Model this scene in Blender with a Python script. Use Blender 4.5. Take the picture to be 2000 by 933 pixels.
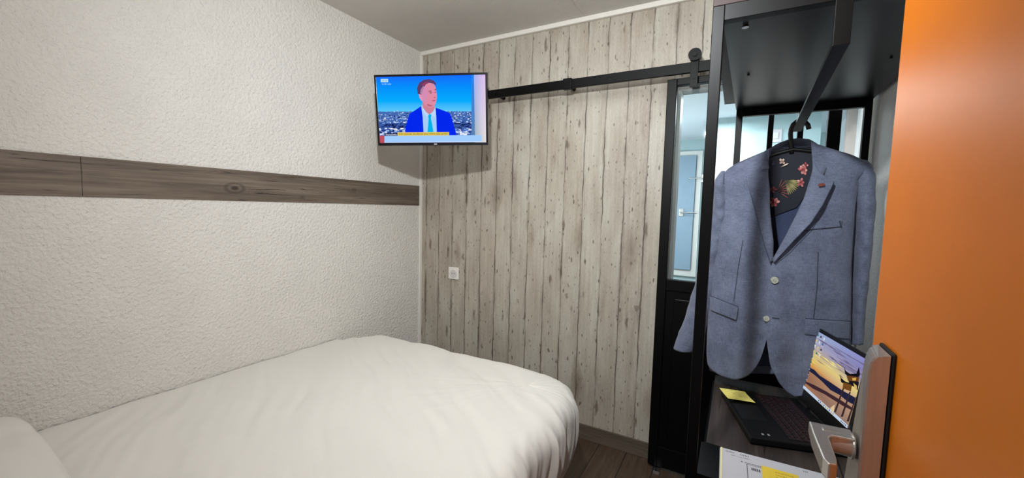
import bpy, bmesh, math, random
from mathutils import Vector, Matrix, noise
random.seed(7)
for o in list(bpy.data.objects): bpy.data.objects.remove(o)
C = bpy.context.scene.collection
SC = bpy.context.scene
PI = math.pi
# ------------------------------------------------------------------ camera
EYE = 1.325                                   # eye height above the floor
FOC = 790.0                                   # focal length in pixels of a 2000 px wide frame
def _n(v): return v / v.length
Yc = _n(Vector((440, 49, 790)))
Xc = -Vector((-1430, 96, 790)); Xc = _n(Xc); Xc = _n(Xc - Yc * Xc.dot(Yc))
Zc = Xc.cross(Yc)
if Zc.y < 0: Zc = -Zc
RW = Matrix((Xc, Yc, Zc))                     # camera (right, up, forward) -> room axes
def ray(px, py): return RW @ Vector((px - 1000, 466.5 - py, FOC))
def at(px, py, Y):                            # point of the room plane Y = const seen there (z from the floor)
    r = ray(px, py); r = r * (Y / r.y); return Vector((r.x, Y, r.z + EYE))
cd = bpy.data.cameras.new('camera'); cam = bpy.data.objects.new('camera', cd); C.objects.link(cam)
r_, u_, f_ = RW @ Vector((1, 0, 0)), RW @ Vector((0, 1, 0)), RW @ Vector((0, 0, 1))
M = Matrix((r_, u_, -f_)).transposed().to_4x4(); M.translation = Vector((0, 0, EYE))
cam.matrix_world = M
cd.sensor_width = 36; cd.lens = 36 * FOC / 2000; cd.clip_start = 0.02; cd.clip_end = 50
SC.camera = cam
# ------------------------------------------------------------------ light
w = bpy.data.worlds.new('world'); SC.world = w; w.use_nodes = True
w.node_tree.nodes['Background'].inputs[0].default_value = (0.9, 0.93, 1.0, 1)
w.node_tree.nodes['Background'].inputs[1].default_value = 0.25
def lamp(name, kind, loc, energy, col, size=.1, rot=(0, 0, 0), size_y=None):
    l = bpy.data.lights.new(name, kind); o = bpy.data.objects.new(name, l); C.objects.link(o)
    l.energy = energy; l.color = col; o.location = loc; o.rotation_euler = rot
    if kind == 'AREA':
        l.size = size
        if size_y: l.shape = 'RECTANGLE'; l.size_y = size_y
    else: l.shadow_soft_size = size
    return o
rl_ = lamp('room_lamp', 'SPOT', (-.26, .24, 2.03), 112, (.94, .98, 1.0), .03)
rl_.data.spot_size = math.radians(165); rl_.data.spot_blend = 1.0
rl_.rotation_euler = Vector((-.75, 1.9, -.25)).to_track_quat('-Z', 'Y').to_euler()
lamp('ceiling_fill', 'AREA', (-.62, 1.25, 2.35), 8, (.93, .98, 1.0), 1.0)  # broad soft fill added below the ceiling to lift the room
lamp('bath_lamp', 'AREA', (-.30, 2.76, 1.95), 19, (.9, .96, 1.0), .6, (0, 0, 0), .6)
lamp('bath_fill', 'POINT', (-.80, 3.2, 1.35), 13, (.88, .96, 1.0), .08)  # unseen fill light added to brighten the bathroom ceiling
SC.view_settings.view_transform = 'Standard'; SC.view_settings.look = 'None'
SC.view_settings.exposure = 0.0; SC.view_settings.gamma = 1.0; SC.view_settings.use_curve_mapping = False
# ------------------------------------------------------------------ helpers
def s2l(c): return c / 12.92 if c <= .04045 else ((c + .055) / 1.055) ** 2.4
def rgb(r, g, b): return (s2l(r / 255), s2l(g / 255), s2l(b / 255), 1)
class NT:
    def __init__(s, m): s.t = m.node_tree
    def n(s, typ, **k):
        nd = s.t.nodes.new(typ)
        for a, v in k.items():
            if a.startswith('i_'):
                key = a[2:]; key = int(key) if key.isdigit() else key.replace('_', ' ')
                tgt = nd.inputs[key]
                if isinstance(v, bpy.types.NodeSocket): s.t.links.new(v, tgt)
                else: tgt.default_value = v
            else: setattr(nd, a, v)
        return nd
    def math(s, op, a, b=0.0, c=None, clamp=False):
        nd = s.t.nodes.new('ShaderNodeMath'); nd.operation = op; nd.use_clamp = clamp
        for i, v in enumerate((a, b, c)):
            if v is None: continue
            if isinstance(v, bpy.types.NodeSocket): s.t.links.new(v, nd.inputs[i])
            else: nd.inputs[i].default_value = v
        return nd.outputs[0]
    def mix(s, f, a, b, bt='MIX'):
        nd = s.t.nodes.new('ShaderNodeMix'); nd.data_type = 'RGBA'; nd.blend_type = bt
        for i, v in ((0, f), (6, a), (7, b)):
            if isinstance(v, bpy.types.NodeSocket): s.t.links.new(v, nd.inputs[i])
            else: nd.inputs[i].default_value = v
        return nd.outputs[2]
    def ramp(s, f, stops):
        nd = s.t.nodes.new('ShaderNodeValToRGB'); e = nd.color_ramp.elements
        while len(e) < len(stops): e.new(.5)
        for el, (p, c) in zip(e, stops): el.position = p; el.color = c if len(c) == 4 else (*c, 1)
        s.t.links.new(f, nd.inputs[0]); return nd.outputs[0]
    def noise(s, vec, scale, detail=3, rough=.5, dist=0):
        nd = s.n('ShaderNodeTexNoise', i_Scale=scale, i_Detail=detail, i_Roughness=rough, i_Distortion=dist)
        s.t.links.new(vec, nd.inputs['Vector']); return nd.outputs['Fac']
    def scaled(s, vec, sc, loc=(0, 0, 0)):
        nd = s.n('ShaderNodeMapping'); nd.inputs['Scale'].default_value = sc; nd.inputs['Location'].default_value = loc
        s.t.links.new(vec, nd.inputs[0]); return nd.outputs[0]
def mat(name, col, rough=.5, metal=0.0, spec=.5, var=.0, vscale=20, bump=0.0, bscale=60, bdist=.002, stretch=(1, 1, 1), coat=0, sheen=0):
    m = bpy.data.materials.new(name); m.use_nodes = True; t = NT(m)
    b = m.node_tree.nodes['Principled BSDF']
    b.inputs['Base Color'].default_value = col; b.inputs['Roughness'].default_value = rough
    b.inputs['Metallic'].default_value = metal; b.inputs['Specular IOR Level'].default_value = spec
    b.inputs['Coat Weight'].default_value = coat; b.inputs['Sheen Weight'].default_value = sheen
    g = t.n('ShaderNodeNewGeometry').outputs['Position']; v = t.scaled(g, stretch)
    f = t.noise(v, vscale, 4, .6)
    dk = tuple(c * (1 - var) for c in col[:3]) + (1,); lt = tuple(min(1, c * (1 + var)) for c in col[:3]) + (1,)
    m.node_tree.links.new(t.ramp(f, [(.3, dk), (.7, lt)]), b.inputs['Base Color'])
    if bump:
        bn = t.n('ShaderNodeBump', i_Strength=bump, i_Distance=bdist)
        m.node_tree.links.new(t.noise(v, bscale, 3, .55), bn.inputs['Height'])
        m.node_tree.links.new(bn.outputs[0], b.inputs['Normal'])
    m['bsdf'] = 1
    return m
def emis(name, strength=1.0, attr='Col'):
    m = bpy.data.materials.new(name); m.use_nodes = True; nt = m.node_tree; nt.nodes.clear()
    o = nt.nodes.new('ShaderNodeOutputMaterial'); e = nt.nodes.new('ShaderNodeEmission'); a = nt.nodes.new('ShaderNodeAttribute')
    a.attribute_name = attr; e.inputs[1].default_value = strength
    nt.links.new(a.outputs['Color'], e.inputs[0]); nt.links.new(e.outputs[0], o.inputs[0]); return m
def link_mesh(name, bm, m, parent=None, smooth=False):
    me = bpy.data.meshes.new(name); bm.to_mesh(me); bm.free()
    o = bpy.data.objects.new(name, me); C.objects.link(o)
    for k in (m if isinstance(m, (list, tuple)) else [m]): me.materials.append(k)
    if smooth:
        for p in me.polygons: p.use_smooth = True
    if parent:
        o.parent = parent
        o.matrix_parent_inverse = Matrix.Translation(parent.location).inverted() if parent.rotation_euler.z == 0 else parent.matrix_basis.inverted()
    return o
def box(bm, x0, x1, y0, y1, z0, z1, bev=0, mi=0):
    vs = [bm.verts.new(p) for p in ((x0, y0, z0), (x1, y0, z0), (x1, y1, z0), (x0, y1, z0), (x0, y0, z1), (x1, y0, z1), (x1, y1, z1), (x0, y1, z1))]
    fs = [bm.faces.new([vs[i] for i in q]) for q in ((3, 2, 1, 0), (4, 5, 6, 7), (0, 1, 5, 4), (1, 2, 6, 5), (2, 3, 7, 6), (3, 0, 4, 7))]
    for f in fs: f.material_index = mi
    if bev:
        es = list({e for f in fs for e in f.edges})
        bmesh.ops.bevel(bm, geom=es, offset=bev, segments=2, affect='EDGES', profile=.5)
def obox(bm, o, ax, ay, az, sx, sy, sz, bev=0):     # oriented box: origin corner o, unit axes, sizes
    b2 = bmesh.new(); box(b2, 0, sx, 0, sy, 0, sz, bev)
    mt = Matrix((ax, ay, az)).transposed().to_4x4(); mt.translation = o
    b2.transform(mt); me = bpy.data.meshes.new('t'); b2.to_mesh(me); b2.free(); bm.from_mesh(me); bpy.data.meshes.remove(me)
def cyl(bm, p0, p1, r0, r1=None, seg=24, cap=True):
    p0, p1 = Vector(p0), Vector(p1); d = (p1 - p0); L = d.length; d.normalize()
    q = Vector((0, 0, 1)).rotation_difference(d).to_matrix().to_4x4(); q.translation = (p0 + p1) / 2
    bmesh.ops.create_cone(bm, cap_ends=cap, segments=seg, radius1=r0, radius2=r0 if r1 is None else r1, depth=L, matrix=q)
def tube(bm, pts, rad, seg=10, closed_ends=True):
    pts = [Vector(p) for p in pts]; rings = []
    prev = None
    for i, p in enumerate(pts):
        t = (pts[min(i + 1, len(pts) - 1)] - pts[max(i - 1, 0)]).normalized()
        a = prev if prev is not None else (Vector((0, 1, 0)) if abs(t.y) < .9 else Vector((1, 0, 0)))
        a = (a - t * a.dot(t)).normalized(); b = t.cross(a); prev = a
        r = rad[i] if isinstance(rad, (list, tuple)) else rad
        if not isinstance(r, (tuple, list)): r = (r, r)
        rings.append([bm.verts.new(p + a * math.cos(k * 2 * PI / seg) * r[0] + b * math.sin(k * 2 * PI / seg) * r[1]) for k in range(seg)])
    for i in range(len(rings) - 1):
        for k in range(seg):
            bm.faces.new((rings[i][k], rings[i][(k + 1) % seg], rings[i + 1][(k + 1) % seg], rings[i + 1][k]))
    if closed_ends: bm.faces.new(rings[0][::-1]); bm.faces.new(rings[-1])
    bmesh.ops.recalc_face_normals(bm, faces=bm.faces)
def B(): return bmesh.new()
def thing(name, label, cat, loc=(0, 0, 0), group=None):
    o = bpy.data.objects.new(name, None); C.objects.link(o); o.location = loc; o.empty_display_size = .1
    return tag(o, label, cat, group)
def tag(o, label, cat, group=None):
    o['label'] = label; o['category'] = cat
    if group: o['group'] = group
    return o
def struct(name, bm, m, parent=None, label=None, smooth=False):
    o = link_mesh(name, bm, m, parent, smooth)
    if not parent:
        o['kind'] = 'structure'
        if label: o['label'] = label
    return o
def text_mesh(s, size=1.0):
    cu = bpy.data.curves.new('t', 'FONT'); cu.body = s; cu.size = size; cu.align_x = 'LEFT'
    o = bpy.data.objects.new('t', cu); C.objects.link(o)
    dg = bpy.context.evaluated_depsgraph_get(); me = bpy.data.meshes.new_from_object(o.evaluated_get(dg))
    bpy.data.objects.remove(o); bpy.data.curves.remove(cu); return me
class Canvas:                                   # flat coloured picture on a real screen or sheet; coordinates map(u, v) -> (s, t) in metres
    def __init__(s, origin, ax, ay, an, fn, step=.00004):
        s.o, s.ax, s.ay, s.an, s.fn, s.step = Vector(origin), Vector(ax), Vector(ay), Vector(an), fn, step
        s.bm = B(); s.col = s.bm.loops.layers.float_color.new('Col'); s.k = 0
    def P(s, p):
        a, b = s.fn(*p); return s.o + s.ax * a + s.ay * b + s.an * (s.step * s.k)
    def poly(s, pts, cols, layer=True):
        if layer: s.k += 1
        vs = [s.bm.verts.new(s.P(p)) for p in pts]; f = s.bm.faces.new(vs)
        if not isinstance(cols, list): cols = [cols] * len(vs)
        for l, c in zip(f.loops, cols): l[s.col] = c
        if len(vs) > 4: bmesh.ops.triangulate(s.bm, faces=[f])
        return f
    def rect(s, x0, y0, x1, y1, c, layer=True): s.poly([(x0, y0), (x1, y0), (x1, y1), (x0, y1)], c, layer)
    def text(s, body, x0, y0, width, height, c, dx=(1, 0), dy=(0, -1)):
        s.k += 1; me = text_mesh(body); xs = [v.co.x for v in me.vertices]; ys = [v.co.y for v in me.vertices]
        if not xs: return
        ax, bx = min(xs), max(xs); ay, by = min(ys), max(ys); m = {}
        for v in me.vertices:
            u = (v.co.x - ax) / (bx - ax) * width; t = (v.co.y - ay) / (by - ay) * height
            m[v.index] = s.bm.verts.new(s.P((x0 + dx[0] * u + dy[0] * t, y0 + dx[1] * u + dy[1] * t)))
        for p in me.polygons:
            try: f = s.bm.faces.new([m[i] for i in p.vertices])
            except ValueError: continue
            for l in f.loops: l[s.col] = c
        bpy.data.meshes.remove(me)
    def done(s, name, m, parent): return link_mesh(name, s.bm, m, parent)
# ------------------------------------------------------------------ materials
M_plaster = mat('white_roughcast', rgb(222, 218, 211), .85, var=.03, vscale=5, bump=1.0, bscale=75, bdist=.009)
M_ceil = mat('ceiling_paint', rgb(206, 202, 196), .9, var=.02, vscale=6, bump=.45, bscale=150, bdist=.002)
M_rwall = mat('grey_roughcast', rgb(222, 220, 216), .85, var=.04, vscale=40, bump=.9, bscale=130, bdist=.004)
M_white = mat('white_trim', rgb(232, 227, 218), .5, var=.02)
M_black = mat('black_powder_coat', rgb(4, 4, 4), .42, spec=.16, var=.15, vscale=150, bump=.1, bscale=500, bdist=.0005)
M_under = mat('black_laminate', rgb(7, 9, 16), .34, spec=.33, var=.12, vscale=60, bump=.12, bscale=300, bdist=.0004, stretch=(1, .15, 1))
M_brown = mat('dark_brown_laminate', rgb(44, 22, 19), .5, spec=.25, var=.2, vscale=40, stretch=(.3, 1, 3))
M_orange = mat('orange_laminate', rgb(226, 122, 12), .4, var=.05, vscale=6, bump=.05, bscale=240, bdist=.001)
M_bath = mat('bathroom_panel', rgb(190, 212, 214), .35, var=.035, vscale=3, bump=0)
M_bathw = mat('bathroom_white', rgb(228, 236, 238), .4, var=.02)
M_beige = mat('beige_panel', rgb(205, 192, 184), .5, var=.03)
M_sheet = mat('white_cotton', rgb(226, 222, 214), .9, var=.015, vscale=8, bump=.15, bscale=900, bdist=.0006, sheen=.2)
M_plastic = mat('white_plastic', rgb(232, 228, 222), .35, var=.01)
M_darkp = mat('black_plastic', rgb(14, 14, 16), .45, var=.1)
M_silver = mat('brushed_nickel', rgb(200, 193, 186), .36, .85, var=.06, vscale=160, stretch=(1, 1, .1))
M_rubber = mat('black_gasket', rgb(10, 10, 10), .6)
M_steel = mat('screw_steel', rgb(200, 200, 200), .25, 1.0)
M_yellow = mat('yellow_paper', rgb(232, 220, 118), .8, var=.04, vscale=30)
M_yellow2 = mat('deep_yellow_paper', rgb(226, 196, 62), .8, var=.05, vscale=30)
M_paper = mat('white_paper', rgb(192, 192, 198), .85, var=.02, vscale=20)
def wood_planks_wall():
    m = bpy.data.materials.new('whitewashed_plank_panel'); m.use_nodes = True; t = NT(m); b = m.node_tree.nodes['Principled BSDF']
    pos = t.n('ShaderNodeNewGeometry').outputs['Position']; sep = t.n('ShaderNodeSeparateXYZ', i_0=pos)
    x, z = sep.outputs[0], sep.outputs[2]
    wob = t.math('MULTIPLY', t.math('SUBTRACT', t.noise(t.scaled(pos, (3, 0, 4.5)), 1.3, 6, .62), .5), .024)
    xw = t.math('ADD', x, wob)
    p = .1145
    u = t.math('DIVIDE', t.math('ADD', xw, 1.913), p); idx = t.math('FLOOR', u); fr = t.math('FRACT', u)
    # some planks are split once more, irregularly
    wn = t.n('ShaderNodeTexWhiteNoise', noise_dimensions='1D', i_W=idx)
    edge = t.math('MINIMUM', fr, t.math('SUBTRACT', 1.0, fr))          # 0 at the joint
    broken = t.noise(t.scaled(pos, (30, 0, 3.5)), 1, 4, .6)
    line = t.math('MULTIPLY', t.math('SUBTRACT', 1.0, t.math('DIVIDE', edge, t.math('MULTIPLY_ADD', broken, .075, .004), clamp=True)), t.math('MULTIPLY_ADD', broken, 3.4, -.95, clamp=True), clamp=True)
    soft = t.math('MULTIPLY', t.math('SUBTRACT', 1.0, t.math('DIVIDE', edge, .16), clamp=True), t.math('MULTIPLY', t.math('SUBTRACT', t.noise(t.scaled(pos, (8, 0, 3.4), (3, 0, 1)), 1, 5, .65), .5, clamp=True), 5.0, clamp=True))
    off = t.n('ShaderNodeCombineXYZ', i_Y=t.math('MULTIPLY', idx, 3.7), i_Z=t.math('MULTIPLY', wn.outputs[0], 9.0))
    va = t.n('ShaderNodeVectorMath', operation='ADD', i_0=pos, i_1=off.outputs[0]).outputs[0]
    grain = t.noise(t.scaled(va, (75, 1, 3.2)), 1, 5, .65)
    patch = t.noise(t.scaled(va, (9, 1, 2.6)), 1, 4, .55)
    c = t.ramp(patch, [(.34, rgb(142, 127, 114)), (.5, rgb(188, 179, 166)), (.63, rgb(216, 216, 204))])
    c = t.mix(.38, c, t.ramp(wn.outputs[0], [(0, rgb(162, 148, 135)), (.5, rgb(178, 170, 156)), (1, rgb(190, 188, 174))]))
    c = t.mix(.5, c, t.ramp(grain, [(.25, rgb(134, 122, 107)), (.75, rgb(196, 188, 173))]))
    fib = t.noise(t.scaled(va, (420, 1, 60)), 1, 2, .6)
    c = t.mix(.22, c, t.ramp(fib, [(.3, rgb(120, 110, 97)), (.7, rgb(208, 200, 186))]))
    c = t.mix(t.math('MULTIPLY', soft, .9, clamp=True), c, rgb(98, 82, 67))
    # elongated dark flecks and round knots
    def spots(sc, th, soft_, seed, strength, colr, c, rad=1.0):
        v = t.n('ShaderNodeTexVoronoi', i_Scale=1.0, i_Randomness=1.0); v.voronoi_dimensions = '2D'
        w2 = t.n('ShaderNodeCombineXYZ', i_X=t.math('MULTIPLY_ADD', x, sc[0], seed), i_Y=t.math('MULTIPLY', z, sc[1]))
        wv = t.n('ShaderNodeVectorMath', operation='ADD', i_0=w2.outputs[0], i_1=(0, 0, 0)).outputs[0]
        dn = t.math('MULTIPLY', t.math('SUBTRACT', t.noise(t.scaled(pos, (60, 0, 30)), 1, 3), .5), .25)
        m.node_tree.links.new(wv, v.inputs['Vector'])
        sel = t.n('ShaderNodeSeparateColor', i_0=v.outputs['Color']).outputs[0]
        d = t.math('ADD', v.outputs['Distance'], dn)
        th2 = t.math('MULTIPLY', t.math('SUBTRACT', sel, .45, clamp=True), th * 1.8)
        k = t.math('MULTIPLY', t.math('DIVIDE', t.math('SUBTRACT', th2, d), soft_, clamp=True), strength, clamp=True)
        return t.mix(k, c, colr)
    c = spots((7, 2.2), .40, .35, 3.3, .65, rgb(112, 95, 78), c)
    c = spots((13, 3.4), .18, .10, 6.3, .75, rgb(92, 75, 58), c)
    c = spots((24, 8), .12, .04, 1.7, .75, rgb(74, 60, 47), c)
    c = spots((48, 15), .14, .05, 8.1, .8, rgb(56, 46, 38), c)
    c = spots((75, 55), .11, .06, 5.5, .6, rgb(70, 60, 50), c)
    c = spots((5.2, 3.1), .085, .03, 2.2, .55, rgb(88, 78, 66), c)
    c = t.mix(line, c, rgb(54, 43, 35))
    m.node_tree.links.new(c, b.inputs['Base Color']); b.inputs['Roughness'].default_value = .5
    bn = t.n('ShaderNodeBump', i_Strength=.35, i_Distance=.0015)
    h = t.math('SUBTRACT', t.math('MULTIPLY', grain, .4), line); m.node_tree.links.new(h, bn.inputs['Height'])
    m.node_tree.links.new(bn.outputs[0], b.inputs['Normal']); return m
M_planks = wood_planks_wall()
def wood_strip(name, c0, c1, c2, axis='Y', scl=1.0, rough=.5, knot=None, jointstep=None):
    m = bpy.data.materials.new(name); m.use_nodes = True; t = NT(m); b = m.node_tree.nodes['Principled BSDF']
    pos = t.n('ShaderNodeNewGeometry').outputs['Position']
    st = {'Y': (8, 2.2, 55), 'X': (2.2, 55, 55), 'Yf': (55, 2.2, 8)}[axis]
    v = t.scaled(pos, tuple(k * scl for k in st))
    g = t.noise(v, 1, 6, .68, .6); g2 = t.noise(t.scaled(pos, tuple(k * scl * .22 for k in st)), 1, 4, .6)
    c = t.ramp(g, [(.34, c0), (.5, c1), (.66, c2)])
    c = t.mix(.4, c, t.ramp(g2, [(.3, c0), (.7, c2)]))
    g3 = t.noise(t.scaled(pos, tuple(k * scl * 1.7 for k in st), (4, 4, 4)), 1, 5, .7, 1.0)
    c = t.mix(t.math('MULTIPLY', t.math('SUBTRACT', .41, g3, clamp=True), 12, clamp=True), c, tuple(k * .45 for k in c0[:3]) + (1,))
    if knot:
        for (ky, kz, kr) in knot:
            s = t.n('ShaderNodeSeparateXYZ', i_0=pos)
            dy = t.math('MULTIPLY', t.math('SUBTRACT', s.outputs[1], ky), .55); dz = t.math('SUBTRACT', s.outputs[2], kz)
            d = t.math('DIVIDE', t.math('SQRT', t.math('ADD', t.math('MULTIPLY', dy, dy), t.math('MULTIPLY', dz, dz))), kr)
            ring = t.math('MULTIPLY_ADD', t.math('SINE', t.math('MULTIPLY', d, 9.0)), .5, .5)
            fall = t.math('SUBTRACT', 1.0, t.math('DIVIDE', d, 1.6), clamp=True)
            c = t.mix(t.math('MULTIPLY', fall, ring, clamp=True), c, tuple(k * .4 for k in c0[:3]) + (1,))
    m.node_tree.links.new(c, b.inputs['Base Color']); b.inputs['Roughness'].default_value = rough
    bn = t.n('ShaderNodeBump', i_Strength=.25, i_Distance=.001); m.node_tree.links.new(g, bn.inputs['Height']); m.node_tree.links.new(bn.outputs[0], b.inputs['Normal'])
    return m
M_band = wood_strip('grey_brown_board', rgb(58, 48, 40), rgb(100, 87, 75), rgb(132, 118, 104), 'Y', 1, .5, [(.98, 1.325 + .058, .024), (1.62, 1.325 + .085, .009), (1.30, 1.325 + .03, .008)])
M_base = wood_strip('dark_skirting_wood', rgb(70, 60, 52), rgb(100, 88, 76), rgb(120, 106, 92), 'X', 1, .5)
M_desk = wood_strip('dark_wood_laminate', rgb(30, 24, 22), rgb(54, 47, 44), rgb(84, 74, 68), 'Yf', .5, .4)
def floor_mat():
    m = bpy.data.materials.new('dark_wood_vinyl'); m.use_nodes = True; t = NT(m); b = m.node_tree.nodes['Principled BSDF']
    pos = t.n('ShaderNodeNewGeometry').outputs['Position']; s = t.n('ShaderNodeSeparateXYZ', i_0=pos)
    row = t.math('DIVIDE', s.outputs[0], .152); ri = t.math('FLOOR', row); rf = t.math('FRACT', row)
    col = t.math('ADD', t.math('DIVIDE', s.outputs[1], .92), t.math('MULTIPLY', ri, .37)); ci = t.math('FLOOR', col); cf = t.math('FRACT', col)
    idv = t.n('ShaderNodeCombineXYZ', i_X=ri, i_Y=ci); wn = t.n('ShaderNodeTexWhiteNoise', noise_dimensions='2D', i_Vector=idv.outputs[0])
    va = t.n('ShaderNodeVectorMath', operation='ADD', i_0=pos, i_1=t.n('ShaderNodeVectorMath', operation='SCALE', i_0=wn.outputs[1], i_Scale=7.0).outputs[0]).outputs[0]
    g = t.noise(t.scaled(va, (60, 4, 1)), 1, 6, .7, .8)
    c = t.ramp(g, [(.3, rgb(42, 31, 24)), (.5, rgb(74, 57, 45)), (.72, rgb(104, 84, 67))])
    c = t.mix(.5, c, t.ramp(wn.outputs[0], [(0, rgb(48, 36, 28)), (1, rgb(92, 74, 59))]))
    e = t.math('MINIMUM', t.math('MINIMUM', rf, t.math('SUBTRACT', 1, rf)), t.math('MULTIPLY', t.math('MINIMUM', cf, t.math('SUBTRACT', 1, cf)), 6.0))
    c = t.mix(t.math('LESS_THAN', e, .014), c, rgb(22, 17, 14))
    m.node_tree.links.new(c, b.inputs['Base Color']); b.inputs['Roughness'].default_value = .45
    bn = t.n('ShaderNodeBump', i_Strength=.3, i_Distance=.001); m.node_tree.links.new(g, bn.inputs['Height']); m.node_tree.links.new(bn.outputs[0], b.inputs['Normal']); return m
M_floor = floor_mat()
def glass_mat():
    m = bpy.data.materials.new('door_glass'); m.use_nodes = True; nt = m.node_tree; nt.nodes.clear()
    o = nt.nodes.new('ShaderNodeOutputMaterial'); mx = nt.nodes.new('ShaderNodeMixShader'); tr = nt.nodes.new('ShaderNodeBsdfTransparent'); gl = nt.nodes.new('ShaderNodeBsdfGlossy')
    fr = nt.nodes.new('ShaderNodeFresnel'); fr.inputs[0].default_value = 1.45; tr.inputs[0].default_value = (.93, .975, .985, 1); gl.inputs['Roughness'].default_value = .02
    nt.links.new(fr.outputs[0], mx.inputs[0]); nt.links.new(tr.outputs[0], mx.inputs[1]); nt.links.new(gl.outputs[0], mx.inputs[2]); nt.links.new(mx.outputs[0], o.inputs[0]); return m
M_glass = glass_mat()
def linen(name, c0, c1, sc=1.0):
    m = bpy.data.materials.new(name); m.use_nodes = True; t = NT(m); b = m.node_tree.nodes['Principled BSDF']
    pos = t.n('ShaderNodeNewGeometry').outputs['Position']
    a = t.noise(t.scaled(pos, (60 * sc, 60, 700 * sc)), 1, 3, .6); c_ = t.noise(t.scaled(pos, (700 * sc, 700, 60 * sc)), 1, 3, .6); d = t.noise(pos, 14, 4, .6)
    s = t.math('ADD', t.math('MULTIPLY', t.math('ADD', a, c_), .36), t.math('MULTIPLY', d, .28))
    m.node_tree.links.new(t.ramp(s, [(.36, c0), (.64, c1)]), b.inputs['Base Color']); b.inputs['Roughness'].default_value = .9
    b.inputs['Specular IOR Level'].default_value = .15; b.inputs['Sheen Weight'].default_value = .15
    bn = t.n('ShaderNodeBump', i_Strength=.25, i_Distance=.0008); m.node_tree.links.new(t.math('ADD', a, c_), bn.inputs['Height']); m.node_tree.links.new(bn.outputs[0], b.inputs['Normal']); return m
M_linen = linen('blue_grey_linen', rgb(73, 80, 99), rgb(119, 126, 148))
M_navy = mat('navy_lining', rgb(30, 36, 56), .6, var=.2, vscale=30)
M_navy2 = mat('blue_lining', rgb(46, 60, 92), .6, var=.15, vscale=30)
def colmat(name, rough=.6):
    m = bpy.data.materials.new(name); m.use_nodes = True; nt = m.node_tree; a = nt.nodes.new('ShaderNodeAttribute'); a.attribute_name = 'Col'
    nt.links.new(a.outputs['Color'], nt.nodes['Principled BSDF'].inputs['Base Color']); nt.nodes['Principled BSDF'].inputs['Roughness'].default_value = rough; return m
M_print = colmat('printed_ink', .8); M_flowers = colmat('floral_lining_print', .7)
M_tvscreen = emis('television_picture', 1.0); M_lapscreen = emis('laptop_picture', .85)
# ------------------------------------------------------------------ the room
XL, XR, YB, YF, H = -1.96, .425, 2.2, -.12, 2.376
OX0, OX1, OZ = -.29, .60, 1.325 + .615          # the opening into the bathroom
bm = B(); box(bm, XL - .1, XR + .7, YF - .9, 4.2, -.05, 0); struct('floor', bm, M_floor)
bm = B(); box(bm, XL - .1, XR + .1, YF - .1, YB + .1, H, H + .05); struct('ceiling', bm, M_ceil)
bm = B(); box(bm, XL - .1, XL, YF - .1, YB + .1, 0, H); struct('wall_left', bm, M_plaster)
bm = B(); box(bm, XL, OX0, YB, YB + .07, 0, H); box(bm, OX0, XR + .1, YB, YB + .07, OZ, H); struct('wall_back', bm, [M_planks])
bm = B(); box(bm, OX0 - .001, OX0 + .012, YB + .002, YB + .09, 0, OZ, 0); box(bm, OX0, OX1, YB + .002, YB + .09, OZ - .012, OZ + .001); struct('trim_4', bm, mat('grey_door_jamb', rgb(122, 118, 112), .5, var=.1, vscale=20, stretch=(1, 1, .2)))
bm = B(); box(bm, XR, XR + .1, YF - .1, YB, 0, H); struct('wall_right', bm, M_rwall)
bm = B(); box(bm, XL, -.72, YF - .1, YF, 0, H); box(bm, -.72, .245, YF - .1, YF, 2.06, H); box(bm, .245, XR, YF - .1, YF, 0, H); struct('wall_front', bm, M_plaster)
bm = B(); box(bm, XL, OX0 - .04, YB - .012, YB, 0, .085, .002); struct('baseboard_back', bm, M_base)
bm = B(); box(bm, XL, XR, YB - .022, YB, H - .026, H, .003); struct('trim_1', bm, M_white)                 # cove under the ceiling
bm = B(); box(bm, XL, XL + .012, YB - .022, YB, 0, H - .026, .002); struct('trim_2', bm, M_white)         # corner bead
bm = B(); box(bm, XL, XL + .006, .0, .4995, 1.325 + .003, 1.325 + .139, .0008); box(bm, XL, XL + .006, .5005, 2.172, 1.325 + .003, 1.325 + .139, .0008); struct('trim_3', bm, M_band)
bm = B(); box(bm, -.789, -.777, YF, YB - .022, H - .003, H, .001); struct('trim_5', bm, M_ceil)              # batten over the ceiling joint
# bathroom seen through the glass
bm = B(); box(bm, -1.0, 1.2, 4.05, 4.1, 0, 2.05); struct('wall_bathroom_back', bm, M_bath)
bm = B(); box(bm, -1.0, 1.2, YB + .09, 4.1, 1.985, 2.03); struct('ceiling_bathroom', bm, mat('bathroom_ceiling', rgb(226, 234, 240), .6, var=.02))
bm = B(); box(bm, -1.05, -1.0, YB + .09, 4.1, 0, 2.05); struct('wall_bathroom_left', bm, M_bathw)
bm = B(); box(bm, .60, .65, YB + .071, 4.1, 0, 2.05); struct('wall_bathroom_right', bm, M_bathw)
bm = B(); box(bm, -.155, .43, 3.2, 3.24, 1.72, 1.985, 0, 0); box(bm, -.155, .43, 3.2, 3.24, 0, 1.72, 0, 1); box(bm, .555, .6, 3.18, 3.24, 0, 1.985, 0, 1)
struct('wall_shower', bm, [M_bath, M_beige])
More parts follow.
